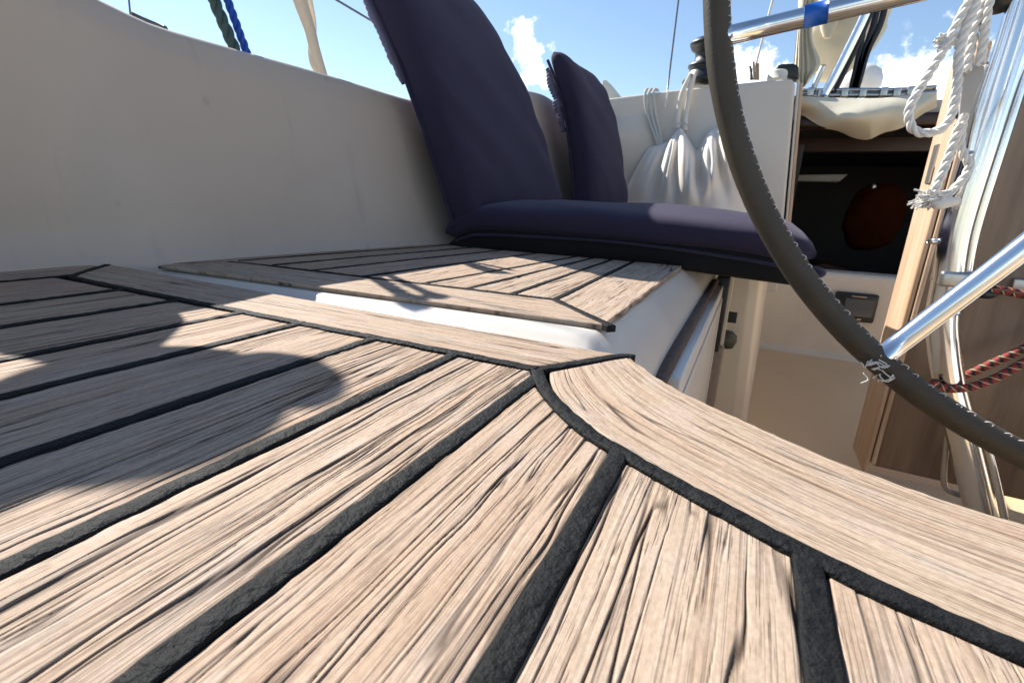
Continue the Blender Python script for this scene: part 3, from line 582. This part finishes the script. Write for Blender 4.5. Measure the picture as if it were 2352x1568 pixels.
tag(obj('helm_pedestal', prism([(x, y, -.40) for x, y in [(.43, .72), (.62, .70), (.66, .86), (.46, .90)]], (-.02, 0, .42)), 'white_paint', smooth='auto', bevel=.03), 'white moulded helm pedestal behind the wheel', 'pedestal')
def bungee(label, paths):
    r_ = root('bungee_cord', label, 'cord', np.array(paths[0][0])-np.array([0, 0, .01]), 'red and black bungee cords')
    for p in paths:
        V, Fc, G = tube(cr(p, 14), .0060, 12); obj('cord', (V, Fc), 'bungee', r_, attrs=dict(grain=G))
bungee('red and black bungee cord looped round the stainless tube', [px([(2400, 772), (2352, 800), (2270, 838), (2215, 862), (2180, 862)], YT+.028)[:5], px([(2400, 806), (2352, 832), (2290, 866), (2230, 888), (2180, 893), (2148, 884), (2146, 872)], YT-.022)])
bungee('red and black bungee cord tied to the small metal plate on the wooden table', [px([(2272, 664), (2310, 668), (2352, 676), (2420, 684)], YT+.015)])
tag(obj('mounting_plate', box(*sum([[PY(2322, 640, YP)[0], .50]], []), YP-.012, YP-.0005, PY(2322, 675, YP)[2], PY(2322, 638, YP)[2]), 'dull_steel', smooth='auto', bevel=.002), 'small brushed metal plate screwed to the wooden table leaf', 'metal plate')
tag(obj('cord_cleat', ell(PY(2262, 672, YT+.02), (.016, .012, .009), 14), 'black_plastic'), 'black rubber cleat at the end of the bungee cord', 'cleat')

def blob(c, r, seed, n=40):
    v, f = ell(c, r, n); d = v-np.array(c); k = 1+.22*(vnoise(d[:, 0]/r[0]*2.2+9, d[:, 2]/r[2]*2.2+9, seed)-.5)+.12*(vnoise(d[:, 1]/r[1]*4+9, d[:, 2]/r[2]*4+9, seed+1)-.5); return np.array(c)+d*k[:, None], f
# ------------------------------------------------------------------ white mooring rope hanging on the guard
YR = .885
rp = root('mooring_rope', 'frayed white three-strand rope hanging in loops on the stainless guard', 'rope', PY(2160, 480, YR))
zq = lambda pts: [((1600+x/2.45)/1.0884, y/2.6666) for x, y in pts]
obj('strand', rope3(cr(px(zq([(2110, -130), (2010, 20), (1930, 170), (1880, 270), (1820, 370), (1740, 500), (1670, 620), (1645, 700), (1665, 780), (1720, 815), (1800, 810), (1860, 780), (1905, 710), (1930, 600), (1945, 480), (1952, 350), (1985, 200), (2040, 70), (2110, -130)]), YR), 8), .0056), 'white_rope', rp)
obj('strand', rope3(cr(px(zq([(2150, -130), (2090, 60), (2050, 170), (2025, 290), (2000, 420), (1990, 440)]), YR+.022), 8), .0058), 'white_rope', rp)
obj('strand', rope3(cr(px(zq([(2175, -130), (2130, 50), (2110, 200), (2092, 330), (2082, 400)]), YR+.018), 8), .0052), 'white_rope', rp)
obj('strand', rope3(cr(px(zq([(1960, 760), (1930, 850), (1880, 990), (1820, 1130), (1785, 1225)]), YR+.012), 8), .0058), 'white_rope', rp)
obj('strand', rope3(cr(px(zq([(1985, 700), (1972, 780), (1964, 880), (1988, 960), (2016, 1010), (1990, 1080), (1930, 1150), (1880, 1200)]), YR+.018), 8), .0052), 'white_rope', rp)
fr_ = []
for i in range(420):
    j = i % 2; c0 = PY(2152, 448, YR+.02) if j else PY(2182, 446, YR+.018); a = rng.uniform(-1, 1); d = np.array([-.012+.008*a, rng.uniform(-.010, .010), -.015+.006*rng.uniform(-1, 1)]) if j else np.array([-.024+.010*a, rng.uniform(-.01, .01), -.010+.010*rng.uniform(-1, 1)])
    p0 = c0+np.array([rng.uniform(-.005, .005), rng.uniform(-.005, .005), .004]); fr_.append(tub(cr([p0, p0+d*.5+np.array([0, 0, -.003]), p0+d*rng.uniform(.8, 1.15)+np.array([rng.uniform(-.003, .003), 0, rng.uniform(-.003, .003)])], 3), .0014, 4))
fr_ += [blob(PY(2150, 462, YR+.018), (.012, .010, .009), 31, 20), blob(PY(2172, 463, YR+.016), (.015, .010, .008), 33, 20), blob(PY(2160, 468, YR+.014), (.012, .009, .008), 35, 20)]
obj('frayed_end', join(*fr_), 'white_rope', rp, kind='stuff')
wp = []
for i in range(60):
    c0 = PY(2182+rng.uniform(-14, 14), 92+rng.uniform(-12, 16), YR); wp.append(tub(cr([c0, c0+np.array([rng.uniform(-.012, .004), rng.uniform(-.004, .004), rng.uniform(-.006, .006)]), c0+np.array([rng.uniform(-.014, .002), 0, rng.uniform(-.010, .004)])], 3), .001, 4))
obj('loose_fibres', join(*wp), 'white_rope', rp, kind='stuff')
bk = root('rope_block', 'steel pulley block hanging among the white rope loops', 'pulley', PY(2205, 330, .95))
def plate(pts, Y, d=.004): return prism(px(pts, Y), (0, d, 0))
obj('cheek', plate([z6(*p) for p in [(1755, 560), (1785, 425), (1808, 420), (1818, 560), (1850, 575), (1940, 562), (1962, 590), (1950, 700), (1905, 770), (1865, 900), (1805, 1080), (1735, 1245), (1690, 1235), (1735, 1000), (1755, 800)]], .912), 'grey_plate', bk, smooth='auto', bevel=.0015)
obj('cheek', plate([z6(*p) for p in [(1830, 540), (1990, 560), (2010, 600), (1970, 760), (1900, 960), (1820, 1160), (1780, 1160), (1830, 900)]], .932), 'dull_steel', bk, smooth='auto', bevel=.0015)
obj('sheave', lathe([(.001, -.006), (.014, -.006), (.011, 0), (.014, .006), (.001, .006)], PY(2220, 260, .948), 20), 'black_plastic', bk)
obj('shackle', tub(cr(px([(2248, 175), (2262, 160), (2268, 172), (2262, 190), (2250, 196)], .94), 8), .003, 8), 'chrome', bk)
tag(obj('tube_clamp', join(ell(PY(2292, 8, .93), (.022, .02, .012), 16), ell(PY(2306, -14, .93), (.02, .02, .014), 16)), 'black_plastic'), 'black plastic clamp round the top of the stainless tubes', 'clamp')

# ------------------------------------------------------------------ companionway: jamb, instrument, things inside
jb = root('companionway_jamb', 'narrow wooden jamb with a white channel beside the cabin bulkhead', 'door jamb', (.10, 2.0, -.19))
def slant(x0, x1, y0, y1): return prism([(x0+.052, y0, .485), (x1+.052, y0, .485), (x1+.112, y0, -.16), (x0+.112, y0, -.16)], (0, y1-y0, 0))
obj('channel', slant(.001, .008, 1.962, 2.02), 'gelcoat_white', jb, smooth='auto', bevel=.002); obj('wood_strip', slant(.009, .019, 1.972, 2.03), 'trim_wood', jb, smooth='auto', bevel=.002)
ins = root('engine_panel', 'black engine display panel set in the wall under the companionway', 'instrument panel', PY(1962, 745, 1.95))
i0, i1 = PY(1921, 668, 1.945), PY(2004, 742, 1.945)
ifr = obj('frame', box(i0[0], i1[0], 1.932, 1.958, i1[2], i0[2]), 'black_plastic', ins, smooth='auto', bevel=.007)
obj('screen', box(i0[0]+.030, i1[0]-.010, 1.9285, 1.9318, i1[2]+.020, i0[2]-.018), 'screen', ifr, smooth=False)
obj('badge', box(i0[0]+.045, i1[0]-.035, 1.930, 1.9316, i0[2]-.012, i0[2]-.009), 'dull_steel', ifr, smooth=False)
for k in range(2): obj('button', box(i0[0]+.045+.028*k, i0[0]+.056+.028*k, 1.929, 1.9316, i1[2]+.007, i1[2]+.012), 'dull_steel', ifr, smooth=False)
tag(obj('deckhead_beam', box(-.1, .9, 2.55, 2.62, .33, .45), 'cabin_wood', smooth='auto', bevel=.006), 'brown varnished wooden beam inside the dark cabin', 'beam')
tag(obj('strip_lamp', prism(px([(1815, 402), (1948, 400), (1928, 418), (1812, 416)], 2.6), (0, .06, 0)), 'strip_light', smooth='auto', bevel=.004), 'pale strip lamp under the deckhead inside the dark cabin', 'lamp')
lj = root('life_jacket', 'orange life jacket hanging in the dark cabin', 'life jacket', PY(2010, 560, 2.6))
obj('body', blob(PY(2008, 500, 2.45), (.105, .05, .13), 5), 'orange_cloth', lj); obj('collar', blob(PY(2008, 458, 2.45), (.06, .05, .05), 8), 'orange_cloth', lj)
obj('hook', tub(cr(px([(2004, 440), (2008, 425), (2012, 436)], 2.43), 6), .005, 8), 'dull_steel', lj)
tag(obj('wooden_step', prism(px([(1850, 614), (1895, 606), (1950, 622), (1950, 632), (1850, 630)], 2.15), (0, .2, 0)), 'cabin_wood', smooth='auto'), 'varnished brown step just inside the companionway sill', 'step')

# ------------------------------------------------------------------ canvas bag, cords and winch on the bulkhead
YB = 1.90
bgr = root('canvas_bag', 'white canvas bag hung by its straps from the winch on the bulkhead', 'bag', PY(1600, 480, YB))
def bagf(u, v):
    # u down from the gathers, v across
    xt = np.interp(v, [0, .18, .36, .5, .62, .8, 1.], [1492, 1535, 1562, 1600, 1628, 1660, 1690]); yt = np.interp(v, [0, .18, .36, .5, .62, .8, 1.], [338, 325, 288, 345, 302, 285, 300])
    xb = np.interp(v, [0, .2, .4, .6, .8, 1.], [1425, 1500, 1570, 1640, 1710, 1772]); yb = np.interp(v, [0, .1, .9, 1.], [462, 500, 500, 480])
    k = u**.85; x = xt+(xb-xt)*k; y = yt+(yb-yt)*u; y = y+18*np.sin(np.clip(u*1.1, 0, 1)*math.pi)*np.where(v > .85, -(v-.85)/.15, 0)
    vv = v+.03*(vnoise(v*4, u*2.5, 3)-.5)*u; f = .055*(np.abs(np.sin(vv*math.pi*5.5+.6))**1.4-.5)*np.exp(-((u-.36)/.34)**2)+.020*(np.abs(np.sin(vv*math.pi*11.3+1.7*u))-.5)*np.exp(-((u-.3)/.3)**2)+.02*(vnoise(v*9+u*2, u*3, 5)-.5)
    bul = .135*np.sin(np.clip(u, 0, 1)**.55*math.pi*.6)*np.sin(np.clip(v, .02, .98)*math.pi)**.6
    out = np.array([PY(a, b, 1.0)-O for a, b in zip(x, y)]); yy = 1.945-.004-bul-f*np.sin(np.clip(v, 0, 1)*math.pi)**.5
    return O+out*yy[:, None]
obj('body', surf(bagf, 60, 110), 'white_canvas', bgr)
def ribbon(P, w_, t_=.0015, nrm3=(0, -1, 0)):
    P = np.asarray(P, float); T, A, B = frames(P); s = np.cross(T, np.array(nrm3)); s /= np.linalg.norm(s, axis=1)[:, None]; n3 = np.cross(s, T); w_ = np.broadcast_to(np.asarray(w_, float), (len(P),))
    V = np.stack([P+s*w_[:, None]*a+n3*b for a, b in ((-.5, -t_), (.5, -t_), (.5, t_), (-.5, t_))], 1).reshape(-1, 3); n = len(P); return V, gridf(n, 4, False, True).tolist()+[[0, 1, 2, 3], [(n-1)*4+i for i in (3, 2, 1, 0)]]
for a in ([(1588, 168), (1566, 215), (1558, 262), (1556, 296)], [(1594, 172), (1584, 215), (1576, 262), (1574, 300)]):
    obj('strap', ribbon(cr(px(a, 1.93), 8), .016), 'white_canvas', bgr)
obj('tie', tub(cr(px([(1545, 292), (1556, 284), (1570, 282), (1580, 288)], 1.915), 8), .0022, 8), 'grey_cord', bgr)
for k in range(3):
    tag(obj('cord', tub(cr(px([(1482+k*13, 260), (1480+k*13, 225), (1484+k*12, 208), (1494+k*8, 206), (1502+k*4, 225)], 1.945) if 0 else [PY(1495+k*8, 208, 1.985), PY(1486+k*9, 206, 1.952), PY(1482+k*9.5, 215, 1.935), PY(1483+k*10, 245, 1.932), PY(1492+k*9, 280, 1.93), PY(1506+k*6, 318, 1.925), PY(1512+k*5, 345, 1.93)], 10), .0052, 10), 'grey_cord'), 'grey white cord looped over the bulkhead edge beside the canvas bag', 'cord', 'cords looped over the bulkhead')
tag(obj('thin_line', tub(cr([PY(1534, 206, 1.945), PY(1532, 220, 1.938), PY(1527, 247, 1.938)], 6), .0022, 8), 'white_rope'), 'short thin white line end hanging down the bulkhead top', 'line')
wn = root('winch', 'black sheet winch standing on the cabin bulkhead above the canvas bag', 'winch', PY(1612, 190, 2.03))
wc = PY(1618, 192, 2.03); sc_ = 1.0
wz = lambda v: float(PY(1618, v, 2.03)[2])
obj('base', lathe([(.001, wz(196)), (.075, wz(195)), (.078, wz(188)), (.066, wz(178)), (.060, wz(168)), (.055, wz(160))], (wc[0], wc[1], 0), 32), 'black_plastic', wn)
obj('drum', lathe([(.055, wz(160)), (.064, wz(156)), (.063, wz(150)), (.045, wz(145)), (.043, wz(130)), (.046, wz(122)), (.058, wz(116)), (.062, wz(110))], (wc[0], wc[1], 0), 32), 'black_plastic', wn)
obj('jaw', lathe([(.055, wz(110)), (.066, wz(106)), (.066, wz(101)), (.050, wz(92)), (.02, wz(86)), (.001, wz(85))], (wc[0], wc[1], 0), 32), 'black_plastic', wn)
obj('cap', lathe([(.001, wz(88)), (.018, wz(87)), (.014, wz(82)), (.001, wz(81))], (wc[0]-.01, wc[1], 0), 20), 'chrome', wn)
tag(obj('winch_handle_pocket', prism(px([(1776, 178), (1784, 150), (1796, 146), (1822, 145), (1834, 150), (1836, 182)], 2.05), (0, .06, 0)), 'black_plastic', smooth='auto', bevel=.008), 'black plastic pocket behind the cream cap on the bulkhead', 'pocket')
tag(obj('vent_cap', lathe([(.03, 0), (.0295, .02), (.026, .026), (.001, .027)], PY(1784, 183, 1.99), 24), 'cream_plastic'), 'small cream round cap on top of the bulkhead', 'cap')
bw = root('wood_splinters', 'bundle of split wooden slats standing on the bulkhead edge', 'wood', PY(1735, 182, 2.0))
for (a, b, c, d) in [(1728, 180, 1723, 152), (1733, 180, 1731, 142), (1737, 180, 1738, 142), (1742, 180, 1742, 146), (1725, 180, 1726, 158)]: obj('slat', tub(np.array([PY(a, b+4, 2.0), PY(c, d, 2.0)]), .0034, 4), 'trim_wood' if a > 1730 else 'table_wood', bw, smooth=False)
tag(obj('fairlead_box', prism([PY(u, v, 1.98) for u, v in [(1378, 232), (1384, 184), (1392, 184), (1428, 228), (1430, 236)]], (0, .08, 0)), 'cream_plastic', smooth='auto', bevel=.002), 'cream wedge shaped fitting behind the smaller folding seat', 'fitting')

# ------------------------------------------------------------------ sail in its cover, straps, frame and folded canvas over the companionway
sv = root('sail_bundle', 'cream canvas sail bundle strapped up above the companionway', 'sail', PY(1900, 240, 2.3))
def bund(sections, Y, nv=40, depth=.16, seed=2, fold=.012, lobes=5):
    S_ = np.array(sections, float); P = cr([(a, b, c) for a, b, c in S_], 10); V = []
    th = np.linspace(0, 2*math.pi, nv, endpoint=False)
    for i, (v, l, r_) in enumerate(P):
        a, b = PY(l, v, Y), PY(r_, v, Y); c = (a+b)/2; h = np.linalg.norm(b-a)/2; f = 1+fold/.05*.5*np.sin(th*lobes+v*.018)*.5+.18*(vnoise(th*2.2+5, np.full(nv, v*.03), seed)-.5)
        V.append(c+np.outer(np.cos(th)*h*f, (b-a)/np.linalg.norm(b-a))+np.outer(np.sin(th)*min(h, depth)*f, [0, 1, 0]))
    V = np.vstack(V); n = len(P); return V, gridf(n, nv, False, True).tolist()+[list(range(nv)), list(range((n-1)*nv, n*nv))[::-1]]
obj('cover', bund([(-180, 1880, 2180), (-60, 1850, 2105), (10, 1838, 2055), (60, 1840, 2030), (110, 1850, 2000), (150, 1865, 1965), (185, 1880, 1930)], 2.35, depth=.14), 'cream_canvas', sv)
cols = [([(400, -160), (360, 0), (320, 300), (290, 560), (255, 670), (300, 705)], 2.165), ([(420, -160), (378, 0), (345, 300), (338, 560), (330, 680), (362, 768)], 2.135), ([(470, -160), (420, 0), (392, 240), (402, 600), (404, 640), (382, 757)], 2.165), ([(540, -160), (500, 0), (455, 330), (525, 545), (430, 705), (392, 752)], 2.145)]
G4 = np.stack([cr([np.array([*z6(*p), dpt]) for p in c], 8) for c, dpt in cols]); ss = np.linspace(0, 3, 31)
FV = np.array([[[np.interp(q, [0, 1, 2, 3], G4[:, i, k]) for k in range(3)] for q in ss] for i in range(G4.shape[1])]); FV[:, :, 2] += .012*np.sin(np.arange(31)*1.1)[None]*np.linspace(.3, 1, FV.shape[0])[:, None]
FP = np.array([PY(a, b, c) for a, b, c in FV.reshape(-1, 3)]); FF = gridf(FV.shape[0], 31)
obj('hanging_flap', join((FP, FF), (FP+np.array([0, .004, 0]), FF[:, ::-1])), 'cream_canvas', sv)
obj('boom_end', bund([(-40, 1885, 1945), (20, 1880, 1935), (60, 1884, 1922), (88, 1892, 1908)], 2.22, depth=.05, seed=12, lobes=2), 'cream_canvas', sv)
tag(obj('radome', lathe([(.001, .085), (.04, .082), (.07, .062), (.082, .03), (.082, .0), (.06, -.03), (.001, -.035)], PY(1972, 200, 2.75), 32), 'white_paint'), 'white dome on the coachroof behind the black straps', 'dome')
sf = root('sprayhood_frame', 'folded chrome sprayhood frame across the companionway top', 'frame', PY(1900, 225, 2.12))
obj('tube', tub(cr(px([(2022, -60), (1988, 30), (1950, 110), (1912, 185), (1892, 222)], 2.08), 8), .0145, 16), 'chrome', sf)
obj('tube', tub(cr(px([(2032, -60), (2000, 30), (1966, 110), (1930, 185), (1910, 222)], 2.10), 8), .008, 12), 'black_strap', sf)
obj('tube', tub(cr(px([(1892, 150), (1876, 185), (1862, 220)], 2.09), 8), .009, 14), 'dull_steel', sf)
for (v, r_) in ((207, .007), (219, .009)): obj('rail', tub(cr(px([(1842, v+2), (1950, v), (2060, v), (2150, v-6)], 2.10), 8), r_, 12), 'dull_steel', sf)
for (u, v) in ((1862, 212), (1886, 214), (1940, 214), (1982, 214), (2030, 212), (2060, 213), (2092, 210)):
    c_ = PY(u, v, 2.085); obj('bracket', box(c_[0]-.010, c_[0]+.010, c_[1]-.008, c_[1]+.012, c_[2]-.014, c_[2]+.014), 'dull_steel', sf, smooth='auto', bevel=.003)
for pts in ([(2002, -40), (1984, 60), (1968, 150), (1958, 195), (1955, 220)], [(2026, -40), (2008, 50), (1982, 130), (1966, 190), (1958, 222)], [(2042, -40), (2024, 50), (1992, 120), (1972, 190), (1960, 222)]):
    tag(obj('mainsheet_strap', ribbon(cr(px(pts, 2.12), 8), .018, .003), 'black_strap'), 'black strap running up over the sail bundle', 'strap', 'black straps on the sail bundle')
tag(obj('strap_eye', tub(cr(px([(1955, 208), (1950, 222), (1948, 236), (1956, 240), (1964, 230), (1960, 212)], 2.10), 6), .004, 8), 'chrome'), 'chrome eye at the foot of the black straps', 'eye')
def hood(u, v):
    xt = 1822+u*330; yt = np.interp(u, [0, .2, .45, .63, .92, 1.], [221, 223, 227, 225, 214, 212]); yb = np.interp(u, [0, .045, .197, .41, .54, .71, .8, .88, 1.], [250, 264, 288, 312, 319, 299, 284, 269, 248])
    y = yt+(yb-yt)*v+3*np.sin(u*21+v*4)*v; dep = 2.02-.07*np.sin(v*math.pi)*np.sin(u*math.pi)-.018*np.sin(u*13+v*5)*v+.02*v
    return O+np.array([PY(a, b, 1.)-O for a, b in zip(xt, y)])*dep[:, None]
hv, hf = surf(hood, 60, 24)
hb_ = hv+np.array([0, .05, .004]); tag(obj('folded_sprayhood', join((hv, hf), (hb_, hf[:, ::-1])), 'cream_canvas'), 'cream folded sprayhood canvas sagging over the dark companionway', 'sprayhood')
tag(obj('sliding_hatch', box(.07, .62, 2.06, 2.12, .36, .40), 'cabin_wood', smooth='auto', bevel=.01), kind='structure')

# ------------------------------------------------------------------ lines against the sky and an unseen winch shape added to throw the teak shadow
def line(name, a, b, r, mat, label, cat, group=None, k=8, up=7.): return tag(obj(name, tub(np.array([np.array(a)+(np.array(b)-np.array(a))*t for t in np.linspace(0, up, 24)]), r, k), mat), label, cat, group)
YL = -.70
g0, g1 = PX(545, 128, YL), PX(440, -120, YL-.02)
tag(obj('green_rope', join(rope3(np.array([g0+(g1-g0)*t for t in np.linspace(-.12, 1.3, 20)]), .0078), blob(g0+(g1-g0)*1.31, (.014, .013, .012), 51, 18), blob(g0+(g1-g0)*1.34, (.010, .012, .010), 52, 18)), 'green_rope'), 'thick dark green rope rising beyond the coaming', 'rope')
b0, b1 = PX(572, 135, YL), PX(500, -60, YL-.01)
tag(obj('blue_rope', join(rope3(np.array([b0+(b1-b0)*t for t in np.linspace(-.12, 1.6, 20)]), .0055), blob(b0+(b1-b0)*1.62, (.011, .010, .009), 53, 18)), 'blue_rope'), 'blue rope beside the thick green one beyond the coaming', 'rope')
w1 = [PX(u, v, -.72) for u, v in [(670, -60), (692, 10), (712, 70), (722, 110), (740, 170), (752, 200)]]; w2 = [PX(u, v, -.73) for u, v in [(700, -50), (716, 30), (720, 70), (714, 110), (720, 150), (742, 178), (748, 200)]]
wb = root('webbing_strap', 'cream webbing strap twisted above the coaming beside the navy seat', 'strap', w1[-1])
obj('band', ribbon(cr(w1, 10), np.interp(np.linspace(0, 1, 51), [0, .4, 1], [.026, .018, .016]), .001, (.8, -.6, 0)), 'strap', wb); obj('band', ribbon(cr(w2, 10), .010, .001, (.3, -.9, .1)), 'strap', wb)
line('shroud', PY(1529, 240, 2.6), PY(1572, -110, 2.6), .004, 'wire', 'dark wire shroud standing behind the black winch', 'wire')
line('lifeline_wire', PX(870, 58, -1.1), PX(620, -90, -1.1), .003, 'wire', 'thin wire running up behind the open folding seat', 'wire')
line('backstay_wire', PX(302, 60, -1.1), PX(290, -60, -1.1), .0016, 'wire', 'very thin wire above the rising end of the coaming', 'wire')
line('flag_halyard', PY(1733, 160, 2.05), PY(1786, -40, 2.05), .0042, 'white_rope', 'thin white halyard tied to the split wooden slats', 'rope')
tag(obj('boat_hook', join(tub(np.array([PX(300, 32, -.665), PX(326, 44, -.665), PX(350, 54, -.665), PX(378, 66, -.665)]), .0026, 10), ell(PX(378, 66, -.665), (.0035, .0035, .0035), 10)), 'wire'), 'dark pole end lying on the coaming where it rises', 'pole')
shadow_winch = root('winch', 'unseen black winch shape added on the raised coaming to shade the teak', 'winch', (-.68, .249, .287))
c_ = (-.68, .249, 0)
obj('base', lathe([(.001, .286), (.048, .286), (.046, .305), (.030, .335), (.024, .348)], c_, 28), 'black_plastic', shadow_winch); obj('drum', lathe([(.024, .348), (.021, .365), (.028, .378), (.046, .388)], c_, 28), 'black_plastic', shadow_winch)
obj('jaw', lathe([(.046, .388), (.050, .395), (.050, .425), (.044, .440), (.02, .447), (.001, .448)], c_, 28), 'black_plastic', shadow_winch)
obj('handle', join(tub(np.array([(-.68, .24, .425), (-.68, .16, .425), (-.68, .05, .43)]), .026, 12), ell((-.68, .302, .438), (.024, .024, .032), 16)), 'black_plastic', shadow_winch)  # handle and knob shaped to fill out the cast shadow
